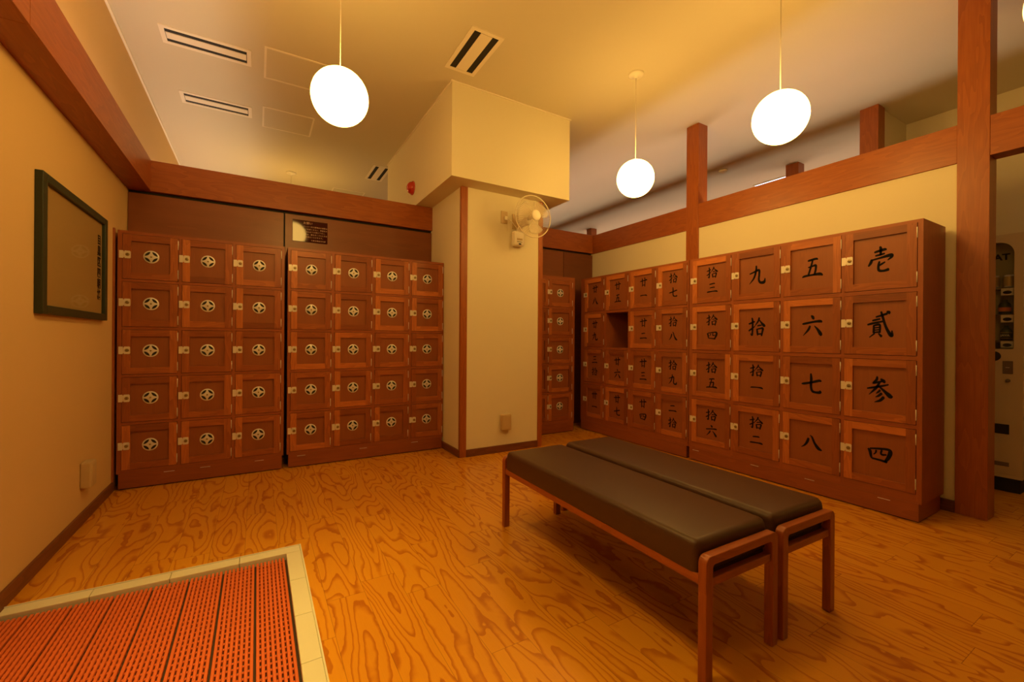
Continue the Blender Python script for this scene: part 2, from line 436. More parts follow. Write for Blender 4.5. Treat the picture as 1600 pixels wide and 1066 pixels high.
bar(13, PX0 - .004, PX0 + .060, PY - .006, PY + .03, 0, SZ, 'z')       # corner strips of the pillar
bar(14, PX1 - .050, PX1 + .004, PY - .006, PY + .03, 0, SZ, 'z')
bar(15, XL, XL + .011, 4.045, 4.07, 0, 1.87, 'z', 'cabinet')
bar(16, SX0 - .012, SX1 + .012, SY0 - .012, SY1, CEIL - .010, CEIL, 'x', 'trim_white')
bar(17, XL, XL + .016, -3.6, 9.1, CEIL - .014, CEIL, 'y', 'trim_white')
mb = MB(); mb.box(XL, XL + .012, PITY1 + BW, 4.08, 0, .068, 'y', tone=.4); struct('baseboard_left', mb, M['base'])
mb = MB(); mb.box(XL, XL + .012, -3.6, PITY1 + BW, 0.0, .068, 'y', tone=.4); struct('baseboard_left_near', mb, M['base'])
mb = MB(); mb.box(PX0 - .012, PX0, PY, 4.2, 0, .068, 'y', tone=.5); mb.box(PX0 + .06, PX1 - .05, PY - .012, PY, 0, .068, 'x', tone=.5)
struct('baseboard_pillar', mb, M['base'])
mb = MB(); mb.box(XR - .018, XR, .921, 4.4, 0, .075, 'y', tone=.3); struct('baseboard_right', mb, M['base'])
mb = MB(); mb.box(5.702, 5.72, -3.6, 1.735, 0, .07, 'y', tone=.3); struct('baseboard_lobby', mb, M['base'])
# kerb round the pit
mb = MB()
ys = [PITY0 + i * (PITY1 - PITY0) / 7 for i in range(8)]
for a, b in zip(ys[:-1], ys[1:]): mb.box(PITX, PITX + BW, a + .0008, b - .0008, -.050, .004)
xs = [XL + .012 + i * (PITX + BW - XL - .012) / 4 for i in range(5)]
for a, b in zip(xs[:-1], xs[1:]):
    mb.box(a + .0008, b - .0008, PITY1, PITY1 + BW, -.050, .004)
    mb.box(a + .0008, b - .0008, PITY0 - BW, PITY0, -.050, .004)
struct('trim_kerb', mb, M['tile'], bevel=.003)
mb = MB(); mb.box(PITX + BW, PITX + BW + .006, PITY0 - BW, PITY1 + BW + .006, -.01, .006); mb.box(XL + .012, PITX + BW, PITY1 + BW, PITY1 + BW + .006, -.01, .006)
struct('trim_edge', mb, M['tile'])

# ------------------------------------------------------------------ cove lights hidden in the beams
def cove(x0, x1, y0, y1, z0, z1, label):
    mb = MB(); mb.box(x0, x1, y0, y1, z0, z1, 'y')
    tag(obj('cove_tube', mb, M['cove']), label, 'light')
cove(XL + .035, XL + .06, -2.5, 4.38, 2.41, 2.43, 'slim warm light tube hidden in the hollow left beam')
mb = MB()
mb.box(4.0, 4.30, .93, 9.0, 2.27, 2.29); mb.box(4.28, 4.30, .93, 9.0, 2.29, 2.50)
struct('trim_cove', mb, M['timber'])
cove(4.135, 4.165, 1.0, 8.9, 2.330, 2.350, 'slim warm light tube in the trough behind the right beam')
mb = MB()
mb.box(6.15, 6.55, 1.0, 9.0, 2.27, 2.29); mb.box(6.15, 6.17, 1.0, 9.0, 2.29, 2.50); mb.box(6.53, 6.55, 1.0, 9.0, 2.29, 2.50)
mb.box(6.15, 6.55, 1.0, 9.0, 0, 2.27)
struct('trim_cove_far', mb, M['timber'])
cove(6.33, 6.36, 1.1, 8.9, 2.330, 2.350, 'slim warm light tube on the far partition')
mb = MB()
mb.box(XL, XL + .15, 4.6, 9.0, 2.27, 2.29); mb.box(XL + .13, XL + .15, 4.6, 9.0, 2.29, 2.50)
struct('trim_cove_back', mb, M['timber'])
cove(XL + .035, XL + .06, 4.65, 8.9, 2.41, 2.43, 'slim warm light tube in the trough beyond the back beam')

# ------------------------------------------------------------------ pendant lamps
def pendant(label, x, y, dim=False, first=[None]):
    loc = (x, y, CEIL)
    if first[0] is None:
        t = thing('pendant_lamp', label, 'lamp', loc, 0, 'round pendant lamps')
        a = MB(); a.lathe([(.002, -.034), (.014, -.034), (.018, -.022), (.050, -.018), (.062, -.010), (.064, 0)], n=28)
        obj('canopy', a, M['white'], t)
        a = MB(); a.tube([(0, 0, -.03), (0, 0, -.735)], .0028, 8); obj('cord', a, M['white'], t)
        a = MB(); a.sphere((0, 0, -.876), .152, 40, 24); obj('globe', a, M['globe'], t)
        first[0] = t
    else:
        t = copy_tree(first[0]); t.location = loc; t['label'] = label
        if dim:
            g = [c for c in t.children if c.name.startswith('globe')][0]
            g.data = g.data.copy(); g.data.materials[0] = M['globe_dim']
    return t
pendant('glowing globe pendant hanging left of the ceiling bulkhead, largest on that side', .392, 2.575)
pendant('small glowing globe pendant hanging between the bulkhead and the slim post', 2.72, 2.575)
pendant('large glowing globe pendant hanging right of the slim post', 2.72, 1.415)
pendant('globe pendant cut off by the right edge of the picture beyond the thick post', 2.72, .302, True)
pendant('globe pendant overhead whose glow reflects in the maroon notice board', .392, 1.415)
pendant('globe pendant behind the viewer on the left side of the room', .392, .302, True)
pendant('globe pendant in the lobby beyond the doorway, outside the picture', 5.1, -.75, True)  # unseen lamp, added to brighten the lobby and vending machine
pendant('pendant lamp beyond the back beam, only its ceiling canopy and cord showing', .38, 6.52)

t = thing('downlight', 'recessed downlight in the ceiling above the near end of the floor mat', 'light', (.12, 1.38, CEIL))
mb = MB(); mb.lathe([(.045, -.002), (.062, -.004), (.066, 0)], n=28, cap0=False, cap1=False); obj('ring', mb, M['trim_white'], t)
mb = MB(); mb.lathe([(.001, -.0015), (.045, -.0015)], n=28, cap0=False, cap1=False); obj('lamp_face', mb, M['cove'], t)
sp = bpy.data.lights.new('downlight_beam', 'SPOT'); sp.energy = 330; sp.color = (1.0, .66, .12); sp.spot_size = math.radians(60); sp.spot_blend = 1.0; sp.shadow_soft_size = .20
so = bpy.data.objects.new('downlight_beam', sp); COL.objects.link(so); so.parent = t; so.location = (0, 0, -.03)

# ------------------------------------------------------------------ brush-written numerals
K = {
 '一': [[(.04,.50,.05),(.16,.53,.085),(.55,.55,.07),(.85,.53,.10),(.97,.46,.05)]],
 '二': [[(.24,.74,.05),(.34,.77,.08),(.66,.80,.08),(.74,.76,.05)], [(.02,.25,.05),(.15,.27,.09),(.6,.30,.075),(.88,.29,.10),(.98,.24,.05)]],
 '三': [[(.24,.86,.05),(.34,.88,.08),(.66,.92,.08),(.74,.88,.05)], [(.28,.54,.05),(.4,.56,.07),(.66,.58,.07),(.72,.55,.05)], [(.02,.16,.05),(.15,.19,.09),(.6,.22,.075),(.88,.21,.10),(.98,.15,.05)]],
 '四': [[(.06,.72,.06),(.13,.62,.10),(.17,.40,.08),(.20,.28,.05)], [(.14,.74,.06),(.45,.79,.07),(.84,.82,.09),(.93,.70,.13),(.86,.45,.12),(.72,.20,.07)], [(.22,.28,.06),(.5,.26,.07),(.8,.22,.09)], [(.38,.70,.06),(.36,.58,.05),(.28,.48,.03)], [(.60,.74,.06),(.57,.58,.06),(.64,.53,.07),(.78,.56,.05)]],
 '五': [[(.28,.86,.06),(.4,.88,.08),(.68,.92,.08),(.76,.88,.05)], [(.52,.90,.06),(.44,.60,.075),(.30,.16,.07)], [(.30,.54,.05),(.5,.58,.06),(.66,.60,.09),(.66,.40,.08),(.60,.16,.07)], [(.00,.08,.04),(.12,.13,.08),(.5,.16,.07),(.86,.17,.11),(1.0,.10,.05)]],
 '六': [[(.46,1.0,.05),(.54,.92,.11),(.58,.82,.06)], [(.02,.60,.05),(.15,.62,.08),(.6,.70,.075),(.90,.72,.10),(.98,.67,.05)], [(.40,.50,.07),(.32,.32,.085),(.06,.03,.02)], [(.62,.50,.03),(.78,.32,.09),(.92,.10,.13),(.88,.06,.05)]],
 '七': [[(.00,.48,.04),(.14,.50,.085),(.5,.58,.08),(.85,.68,.09),(.97,.66,.05)], [(.46,1.0,.06),(.48,.75,.10),(.47,.36,.09),(.54,.16,.09),(.72,.11,.08),(.92,.13,.10),(.90,.22,.03)]],
 '八': [[(.36,.70,.09),(.30,.48,.10),(.18,.26,.07),(.00,.10,.02)], [(.44,.90,.03),(.54,.80,.07),(.66,.48,.09),(.84,.20,.13),(1.0,.10,.07)]],
 '九': [[(.44,.98,.07),(.43,.72,.09),(.30,.34,.08),(.02,.03,.02)], [(.04,.58,.05),(.3,.66,.07),(.60,.74,.10),(.62,.50,.09),(.60,.22,.09),(.70,.07,.10),(.92,.08,.12),(.97,.28,.03)]],
 '拾': [[(.00,.68,.05),(.12,.71,.075),(.36,.80,.06)], [(.20,1.0,.06),(.24,.80,.085),(.23,.30,.08),(.20,.08,.09),(.10,.16,.02)], [(.00,.30,.06),(.16,.40,.07),(.38,.54,.03)], [(.64,1.0,.07),(.58,.82,.075),(.36,.54,.02)], [(.62,.92,.03),(.76,.74,.07),(.92,.58,.12),(1.0,.55,.05)], [(.54,.56,.05),(.66,.59,.06),(.78,.59,.05)], [(.50,.40,.06),(.53,.22,.08),(.55,.06,.06)], [(.50,.38,.05),(.70,.42,.06),(.86,.42,.09),(.82,.20,.08),(.78,.03,.07)], [(.55,.12,.05),(.68,.13,.06),(.80,.13,.05)]],
 '壱': [[(.26,.80,.05),(.36,.82,.07),(.66,.87,.08),(.72,.84,.05)], [(.48,1.0,.06),(.51,.90,.09),(.50,.66,.06)], [(.30,.66,.05),(.46,.68,.06),(.66,.71,.05)], [(.16,.52,.08),(.11,.40,.09),(.02,.28,.05)], [(.14,.50,.05),(.5,.56,.06),(.90,.62,.10),(.93,.55,.08),(.78,.44,.03)], [(.46,.42,.06),(.42,.26,.075),(.44,.08,.08),(.62,.04,.07),(.82,.08,.09)], [(.44,.26,.05),(.56,.32,.06),(.68,.38,.04)]],
 '貳': [[(.34,.80,.05),(.5,.84,.06),(.78,.92,.07)], [(.54,1.0,.06),(.60,.80,.075),(.72,.42,.08),(.88,.12,.10),(.96,.08,.10),(.96,.26,.03)], [(.76,1.0,.05),(.84,.96,.10),(.86,.90,.04)], [(.20,.66,.05),(.34,.69,.06),(.50,.72,.05)], [(.00,.50,.05),(.2,.55,.07),(.60,.62,.05)], [(.25,.47,.06),(.25,.30,.07),(.24,.18,.06)], [(.25,.46,.05),(.46,.50,.07),(.50,.40,.065),(.49,.18,.06)], [(.27,.37,.04),(.46,.39,.04)], [(.27,.28,.04),(.46,.30,.04)], [(.24,.19,.05),(.49,.21,.05)], [(.28,.15,.05),(.08,.00,.03)], [(.44,.15,.04),(.56,.03,.08)]],
 '参': [[(.40,1.0,.06),(.38,.88,.08),(.24,.74,.05),(.44,.79,.06),(.62,.84,.05)], [(.54,.92,.05),(.66,.84,.10),(.70,.78,.05)], [(.00,.52,.04),(.2,.56,.06),(.55,.64,.06),(.84,.72,.04)], [(.50,.78,.06),(.36,.56,.08),(.08,.28,.02)], [(.44,.66,.03),(.68,.46,.08),(.90,.28,.13),(1.0,.27,.05)], [(.52,.48,.07),(.44,.40,.06),(.36,.34,.02)], [(.58,.36,.08),(.46,.26,.07),(.34,.20,.02)], [(.66,.22,.09),(.52,.08,.08),(.30,.00,.02)]],
 '廿': [[(.00,.62,.04),(.15,.65,.08),(.6,.70,.075),(.88,.74,.10),(.98,.70,.05)], [(.28,.92,.06),(.33,.80,.09),(.34,.4,.08),(.33,.10,.07)], [(.62,1.0,.06),(.68,.86,.09),(.68,.4,.08),(.66,.06,.08)], [(.33,.20,.05),(.5,.22,.06),(.66,.22,.05)]],
 '丗': [[(.00,.62,.04),(.15,.65,.08),(.6,.70,.075),(.88,.72,.10),(.98,.68,.05)], [(.22,.92,.06),(.26,.80,.08),(.27,.4,.07),(.26,.12,.06)], [(.46,1.0,.06),(.50,.86,.08),(.50,.4,.07),(.49,.12,.06)], [(.68,.98,.06),(.73,.86,.08),(.73,.4,.07),(.71,.08,.07)]],
}
def stroke(mb, pts, ox, oz, sx, sz, y):
    P = [Vector((p[0], p[1], p[2])) for p in pts]
    out = []
    for i in range(len(P) - 1):
        p0, p1, p2, p3 = P[max(i - 1, 0)], P[i], P[i + 1], P[min(i + 2, len(P) - 1)]
        for s_ in range(5):
            t = s_ / 5
            out.append(0.5 * ((2 * p1) + (p2 - p0) * t + (2 * p0 - 5 * p1 + 4 * p2 - p3) * t * t + (3 * p1 - p0 - 3 * p2 + p3) * t ** 3))
    out.append(P[-1])
    L, R = [], []
    n = len(out)
    for i, p in enumerate(out):
        a, b = out[max(i - 1, 0)], out[min(i + 1, n - 1)]
        d = Vector((b.x - a.x, b.y - a.y)); d = d.normalized() if d.length > 1e-6 else Vector((1, 0))
        nx, ny = -d.y, d.x; h = max(p.z, .015) * .67
        L.append((p.x + nx * h, p.y + ny * h)); R.append((p.x - nx * h, p.y - ny * h))
    d0 = (out[0] - out[1]); d1 = (out[-1] - out[-2])
    def cap(p, d):
        dd = Vector((d.x, d.y)); dd = dd.normalized() if dd.length else dd
        return (p.x + dd.x * p.z * .35, p.y + dd.y * p.z * .35)
    poly = [cap(out[0], d0)] + L + [cap(out[-1], d1)] + R[::-1]
    k = len(mb.v); m = len(poly)
    T = 0.0006
    mb.v += [(ox + p[0] * sx, y, oz + p[1] * sz) for p in poly] + [(ox + p[0] * sx, y + T, oz + p[1] * sz) for p in poly]
    # quad strip front
    idxL = list(range(1, n + 1)); idxR = list(range(m - 1, m - 1 - n, -1))
    def F(*ids):
        mb.f.append(tuple(k + i for i in ids)); mb.uv += [(0, 0)] * len(ids); mb.mi.append(0); mb.tone.append(.5); mb.sm.append(False)
    for off in (0, m):
        F(off + 0, off + idxL[0], off + idxR[0])
        for i in range(n - 1): F(off + idxL[i], off + idxL[i + 1], off + idxR[i + 1], off + idxR[i])
        F(off + idxL[-1], off + n + 1, off + idxR[-1])
    for i in range(m): F(i, (i + 1) % m, m + (i + 1) % m, m + i)
def numeral_mesh(s, dw, dh):
    mb = MB()
    if len(s) == 1:
        wid, hei = .132 * dw / .372, .150
        if s in '壱貳参': hei = .165
        if s == '四': hei = .135
        if s == '八': hei = .12
        for st in K[s]: stroke(mb, st, -wid / 2, -hei / 2, wid, hei, 0)
    else:
        wid = .106 * dw / .372
        for i, ch in enumerate(s):
            hei = .098
            for st in K[ch]: stroke(mb, st, -wid / 2, (.020 if i == 0 else -.020 - hei), wid, hei, 0)
    return mb.mesh('numeral', M['ink'])
NUMS = {}

# ------------------------------------------------------------------ lockers
ST = .047   # width of a door's frame members
def door_meshes(dw, dh, n=7):
    out = []
    for i in range(n):
        mb = MB()
        t = [min(1, max(0, random.gauss(.5, .22))) for _ in range(4)]
        if i % 3 == 0: t[0] = .90
        mb.box(0, ST, -.004, .018, 0, dh, 'z', tone=t[0]); mb.box(dw - ST, dw, -.004, .018, 0, dh, 'z', tone=t[1])
        mb.box(ST, dw - ST, -.0035, .018, 0, ST, 'x', tone=t[2]); mb.box(ST, dw - ST, -.0035, .018, dh - ST, dh, 'x', tone=t[3])
        out.append(mb.mesh('door', M['door']))
    return out
def panel_mesh(dw, dh):
    mb = MB(); mb.box(ST - .004, dw - ST + .004, .009, .015, ST - .004, dh - ST + .004, 'z', tone=.5)
    return mb.mesh('door_panel', M['panel'])
def lock_mesh():
    mb = MB()
    # strike plate on the stile and, past a thin slit with two notches, the lock plate on the door
    h = .027
    mb.prism([(-.019, -h), (.0045, -h), (.0045, -h + .006), (.0075, -h + .006), (.0075, h - .006), (.0045, h - .006), (.0045, h), (-.019, h)], 1, -.0065, -.0035)
    mb.prism([(.0085, -h + .006), (.0115, -h + .006), (.0115, -h), (.040, -h), (.045, -h + .006), (.045, h - .006), (.040, h), (.0115, h), (.0115, h - .006), (.0085, h - .006)], 1, -.0075, -.0035)
    mb.lathe([(.0115, -.0075), (.0115, -.0115), (.010, -.0125), (.001, -.0125)], (.028, 0, 0), 'y', 20, mi=1)
    mb.box(.0272, .0288, -.0131, -.0124, -.006, .006, mi=2)
    return mb.mesh('lock', [M['plate'], M['brass'], M['black']])
LOCK = lock_mesh()
def hinge_mesh():
    mb = MB(); mb.tube([(0, -.0035, -.033), (0, -.0035, .033)], .0022, 8)
    mb.box(-.0015, .003, -.0046, -.0036, -.033, .033)
    return mb.mesh('hinge', M['metal'])
HINGE = hinge_mesh()
def emblem_mesh():
    """round nickel badge: four dark leaf openings around a four-pointed star"""
    mb = MB(); R = .0465
    mb.lathe([(R, .0088), (R, .0058), (R - .0015, .0048), (.0005, .0048)], ax='y', n=40)
    for q in range(4):
        a = PI / 4 + q * PI / 2
        # leaf lies between two arcs along the ring
        pts = []
        half = math.radians(37); ro, sag = R * .81, R * .30
        for i in range(9):
            u = -1 + 2 * i / 8
            pts.append((ro * math.cos(a + half * u), ro * math.sin(a + half * u)))
        e0, e1 = Vector(pts[-1]), Vector(pts[0]); c = Vector((math.cos(a), math.sin(a)))
        for i in range(1, 8):
            u = i / 8; p = e0.lerp(e1, u) - c * (sag * 4 * u * (1 - u) * .62)
            pts.append((p.x, p.y))
        mb.prism(pts, 1, .0040, .0047, mi=1)
    mb.lathe([(.0062, .0047), (.0062, .0040), (.0005, .0040)], ax='y', n=14, mi=2)
    return mb.mesh('emblem', [M['metal'], M['black'], M['brass']])
EMBLEM = emblem_mesh()

def locker(label, W, H, D, rz, loc, cols, dw, rows, dh, kind, nums=None, missing=(), plinth=.115, ticks=(), inset=.012):
    """cols: left edge of each door; rows: bottom edge of each door; local front is -Y"""
    t = thing('shoe_locker' if kind == 'emblem' else 'numbered_locker', label, 'locker', loc, rz)
    mb = MB()
    bz = plinth
    # carcass: back, sides, top, bottom, face frame, shelves
    mb.box(0, W, D - .012, D, bz, H, 'z', tone=.4)
    mb.box(0, .018, 0, D - .012, bz, H, 'z', tone=.45); mb.box(W - .018, W, 0, D - .012, bz, H, 'z', tone=.45)
    mb.box(.018, W - .018, 0, D - .012, H - .02, H, 'x', tone=.5); mb.box(.018, W - .018, 0, D - .012, bz, bz + .015, 'x', tone=.4)
    e = .0026
    xs = [0] + [c for cc in cols for c in (cc - e, cc + dw + e)] + [W]
    for i in range(0, len(xs), 2):                                      # stiles of the face frame
        x0, x1 = xs[i], xs[i + 1]
        mb.box(max(x0, .0) + (.018 if i == 0 else 0), x1 - (.018 if i == len(xs) - 2 else 0), 0, .02, bz + .015, H - .02, 'z', tone=random.uniform(.35, .6))
        if 0 < i < len(xs) - 2:
            mb.box((x0 + x1) / 2 - .008, (x0 + x1) / 2 + .008, .02, D - .012, bz + .015, H - .02, 'z', tone=.4)
    zs = [bz + .015] + [r for rr in rows for r in (rr - e, rr + dh + e)] + [H - .02]
    for i in range(0, len(zs), 2):                                      # rails
        for c in cols:
            if zs[i + 1] > zs[i] + .001:
                mb.box(c - e, c + dw + e, 0, .02, zs[i], zs[i + 1], 'x', tone=random.uniform(.35, .6))
                if 0 < i < len(zs) - 2: mb.box(c - .004, c + dw + .004, .02, D - .012, (zs[i] + zs[i + 1]) / 2 - .008, (zs[i] + zs[i + 1]) / 2 + .008, 'x', tone=.4)
    obj('carcass', mb, M['cabinet'], t)
    mb = MB(); mb.box(inset, W - inset, -.004, D - .02, .008, bz, 'x', tone=.3)
    mb.box(inset + .006, W - inset - .006, .012, D - .03, 0, .008, 'x', tone=.0, mi=1)
    obj('plinth', mb, [M['cabinet'], M['black']], t)
    for x in ticks:
        mb = MB(); mb.box(x - .032, x + .032, -.0065, -.004, .094, .097); obj('glint_strip', mb, M['metal'], t)  # pale metal slips stand in for reflections at the toe-kick gap
    dms, pm = door_meshes(dw, dh), panel_mesh(dw, dh)
    for ci, c in enumerate(cols):
        for ri, r in enumerate(rows):
            if (ci, ri) in missing: continue
            d = link('door', random.choice(dms), t, (c, 0, r))
            link('door_panel', pm, d)
            link('lock', LOCK, d, (0, 0, dh * .5 + .012))
            for z in (dh * .125 + .01, dh * .875 - .01): link('hinge', HINGE, d, (dw, 0, z))
            if kind == 'emblem':
                link('emblem', EMBLEM, d, (dw / 2, 0, dh / 2 + .008))
            else:
                s = nums[ci][ri]
                if (s, dw) not in NUMS: NUMS[(s, dw)] = numeral_mesh(s, dw, dh)
                link('numeral', NUMS[(s, dw)], d, (dw / 2 + .004, .0084, dh / 2))
    return t

DB = .36
rows5 = [.140 + i * .3445 for i in range(5)]
locker('dark cherry shoe locker of three columns standing against the left wall', 1.054, 1.862, DB, 0, (-.861, 4.067, 0),
       [.028, .370, .713], .316, rows5, .320, 'emblem', ticks=(.30, .52, .88))
locker('dark cherry shoe locker of four columns standing left of the pillar', 1.392, 1.862, DB, 0, (.217, 4.067, 0),
       [.025, .372, .720, 1.066], .314, rows5, .320, 'emblem', ticks=(.11, .62, 1.10))
locker('narrow shoe locker in the dim corner right of the pillar', .755, 1.842, DB, 0, (2.532, 4.067, 0),
       [.022, .372], .345, [.150 + i * .334 for i in range(5)], .310, 'emblem')
rows4 = [.173 + i * .4215 for i in range(4)]
DR = .385
NA = [['拾六', '拾五', '拾四', '拾三'], ['拾二', '拾一', '拾', '九'], ['八', '七', '六', '五'], ['四', '参', '貳', '壱']]
NB = [['丗一', '三拾', '廿九', '廿八'], ['廿七', '廿六', '', '廿五'], ['廿四', '廿三', '廿二', '廿一'], ['二拾', '拾九', '拾八', '拾七']]
locker('numbered locker nearest the doorway, its doors brush-lettered one to sixteen', 1.630, 1.848, DR, -PI / 2, (3.454, 2.594, 0),
       [.036, .434, .834, 1.230], .372, rows4, .390, 'numeral', NA, ticks=(.08, .62, 1.02, 1.45))
locker('numbered locker deep in the corner with one open doorless compartment', 1.545, 1.848, DR, -PI / 2, (3.454, 4.146, 0),
       [.072, .446, .820, 1.192], .336, rows4, .390, 'numeral', NB, missing={(1, 2)}, ticks=())

# ------------------------------------------------------------------ benches
def bench(label, W, L, loc, rz):
    """local origin at the near left corner; long side along +Y"""
    t = thing('bench', label, 'bench', loc, rz, 'leather-topped benches pushed together')
    s, H, fy = .035, .411, .031
    # cushion with rounded edges, slightly crowned
    mb = MB(); r = .026; x0, x1, z0, z1 = .001, W - .001, .340, .447
    prof = []
    for cx, cz, a0 in ((x1 - r, z0 + .008, -90), (x1 - r, z1 - r, 0), (x0 + r, z1 - r, 90), (x0 + r, z0 + .008, 180)):
        rr = r if cz > .4 else .008
        for i in range(5):
            a = math.radians(a0 + i * 22.5)
            if rr == r: prof.append((cx + r * math.cos(a), cz + r * math.sin(a)))
            else: prof.append(((x1 - rr if a0 == -90 else x0 + rr) + rr * math.cos(a), z0 + rr + rr * math.sin(a)))
    # add points along the top for the crown
    def ring(y, ins):
        cx, cz = (x0 + x1) / 2, (z0 + z1) / 2
        out = []
        for px, pz in prof:
            q = max(-1, min(1, (px - cx) / ((x1 - x0) / 2)))
            sx = (abs(px - cx) - ins) * (1 if px > cx else -1)
            sz = pz - (ins if pz > cz else 0)
            out.append((cx + sx, y, sz))
        return out
    ya, yb = fy + .006, L - fy - .006
    rings = [ring(ya + r * (1 - math.cos(i * PI / 8)), r * .85 * (1 - math.sin(i * PI / 8))) for i in range(5)]
    rings += [ring(ya + (yb - ya) * k / 6, 0) for k in range(1, 6)]
    rings += [ring(yb - r * (1 - math.cos(i * PI / 8)), r * .85 * (1 - math.sin(i * PI / 8))) for i in range(4, -1, -1)]
    mb.grid(rings, smooth=True)
    obj('cushion', mb, M['leather'], t)
    mb = MB(); mb.box(.036, W - .036, fy + .034, L - fy - .034, .316, .341, 'y'); obj('seat_board', mb, M['black'], t)
    for y_ in (fy + .003, L - fy - .030):
        mb = MB(); mb.box(.036, W - .036, y_, y_ + .027, .320, .341, 'x'); obj('cushion_skirt', mb, M['leather'], t)
    # end frames: a flat arch with round shoulders, on two legs
    for y in (0, L - fy):
        mb = MB()
        ro, ri, zb = .026, .010, .295
        outer, inner = [], []
        for i in range(13):
            a = PI - i * PI / 24; outer.append((ro + ro * math.cos(a), H - ro + ro * math.sin(a)))
        for i in range(13):
            a = PI / 2 - i * PI / 24; outer.append((W - ro + ro * math.cos(a), H - ro + ro * math.sin(a)))
        for i in range(13):
            a = PI - i * PI / 24; inner.append((s + ri + ri * math.cos(a), H - .030 - ri + ri * math.sin(a)))
        for i in range(13):
            a = PI / 2 - i * PI / 24; inner.append((W - s - ri + ri * math.cos(a), H - .030 - ri + ri * math.sin(a)))
        outer = [(0, zb)] + outer + [(W, zb)]; inner = [(s, zb)] + inner + [(W - s, zb)]
        n = len(outer)
        for i in range(n - 1):
            o0, o1, i0, i1 = outer[i], outer[i + 1], inner[i], inner[i + 1]
            horiz = 12 < i < 15
            def uvf(p): return (p[0], p[1]) if horiz else (p[1], p[0] + 3)
            for yy in (y, y + fy):
                mb.face([(o0[0], yy, o0[1]), (o1[0], yy, o1[1]), (i1[0], yy, i1[1]), (i0[0], yy, i0[1])], [uvf(o0), uvf(o1), uvf(i1), uvf(i0)])
            for p0, p1 in ((o0, o1), (i0, i1)):
                mb.face([(p0[0], y, p0[1]), (p0[0], y + fy, p0[1]), (p1[0], y + fy, p1[1]), (p1[0], y, p1[1])], [(uvf(p0)[0], 0), (uvf(p0)[0], fy), (uvf(p1)[0], fy), (uvf(p1)[0], 0)], smooth=False)
        # weld coincident points
        me = mb.mesh('end_frame', M['bench']); b_ = bmesh.new(); b_.from_mesh(me); bmesh.ops.remove_doubles(b_, verts=b_.verts, dist=1e-5); bmesh.ops.recalc_face_normals(b_, faces=b_.faces); b_.to_mesh(me); b_.free()
        fr = link('end_frame', me, t, bevel=.003)
        for x in (0, W - s):
            mb = MB(); mb.box(x, x + s, y, y + fy, 0, zb + .002, 'z', tone=.5); obj('leg', mb, M['bench'], fr, bevel=.003)
        mb = MB(); yy = y + .004 if y == 0 else y
        mb.box(s, W - s, yy + .002, yy + .026, .308, .335, 'x', tone=.35); obj('cross_rail', mb, M['bench'], fr, bevel=.002)
    for x in (.004, W - .004 - .030):
        mb = MB(); mb.box(x, x + .030, fy, L - fy, .312, .344, 'y', tone=.7); obj('side_rail', mb, M['bench'], t, bevel=.002)
    return t
bench('brown leather bench with cherry wood frame, left one of the pair, nearer the floor mat', .404, 1.354, (1.224, .850, 0), -math.radians(.95))
bench('dark brown leather bench with cherry wood frame, on the side of the numbered lockers', .376, 1.382, (1.660, .842, 0), -math.radians(1.35))

# ------------------------------------------------------------------ slatted drain mats
def mat_strip(n=8):
    mb = MB(); P = .0158; L = PITY1 - PITY0 - .016
    for i in range(n):
        x = (i + .5) * P
        prof = [(x - .0053, -.036), (x - .0053, -.0268), (x - .0040, -.0245), (x + .0040, -.0245), (x + .0053, -.0268), (x + .0053, -.036)]
        mb.prism(prof, 1, 0, L)
    k = int(L / .032)
    for j in range(k):
        y = .008 + j * .032
        mb.box(.0028, n * P - .0028, y, y + .011, -.042, -.0325)
    return mb.mesh('slatted_mat', M['mat'])
mm = mat_strip()
MATL = ['strip of red-orange slatted floor mat right beside the stone kerb',
        'second strip of red-orange slatted mat from the stone kerb', 'third strip of red-orange slatted mat from the stone kerb',
        'fourth strip of red-orange slatted mat from the stone kerb', 'fifth strip of red-orange slatted mat from the stone kerb',
        'sixth strip of red-orange slatted mat from the stone kerb', 'seventh strip of red-orange slatted mat from the stone kerb',
        'strip of red-orange slatted floor mat closest to the left wall']
x = PITX - .006
for i in range(8):
    n_ = 8 if i < 7 else 6
    x -= .0158 * n_
    lb = MATL[i]
    tag(link('slatted_mat', mm if i < 7 else mat_strip(6), None, (x, PITY0 + .008, -.043)), lb, 'mat', 'red-orange slatted mat strips')
    x -= .0028
# lift onto the pit floor
for o in list(COL.objects):
    if o.name.startswith('slatted_mat'): o.location.z = .012

# ------------------------------------------------------------------ ceiling fittings
def vent(label, x0, x1, y0, y1, along):
    t = thing('ceiling_vent', label, 'vent', ((x0 + x1) / 2, (y0 + y1) / 2, CEIL), 0 if along == 'x' else PI / 2, 'slotted ceiling air vents')
    a, b = ((x1 - x0) / 2, (y1 - y0) / 2) if along == 'x' else ((y1 - y0) / 2, (x1 - x0) / 2)
    mb = MB(); f = .030; z0, z1 = -.006, 0
    mb.box(-a, a, -b, -b + f, z0, z1); mb.box(-a, a, b - f, b, z0, z1); mb.box(-a, -a + f, -b + f, b - f, z0, z1); mb.box(a - f, a, -b + f, b - f, z0, z1)
    obj('frame', mb, M['trim_white'], t)
    mb = MB(); mb.box(-a + f, a - f, -b + f, b - f, -.0015, 0); obj('slot', mb, M['black'], t)
    mb = MB(); s = (2 * b - 2 * f) * .27; mb.box(-a + f + .004, a - f - .004, -b + f + s, b - f - s, -.007, -.0016); obj('blade', mb, M['trim_white'], t)
vent('slotted ceiling air vent nearest the left wall and viewer', -.625, -.055, 3.915, 4.14, 'x')
vent('slotted ceiling air vent farther along the left side', -.625, -.060, 4.875, 5.105, 'x')
vent('slotted ceiling air vent in front of the bulkhead', 1.305, 1.565, 2.775, 3.310, 'y')
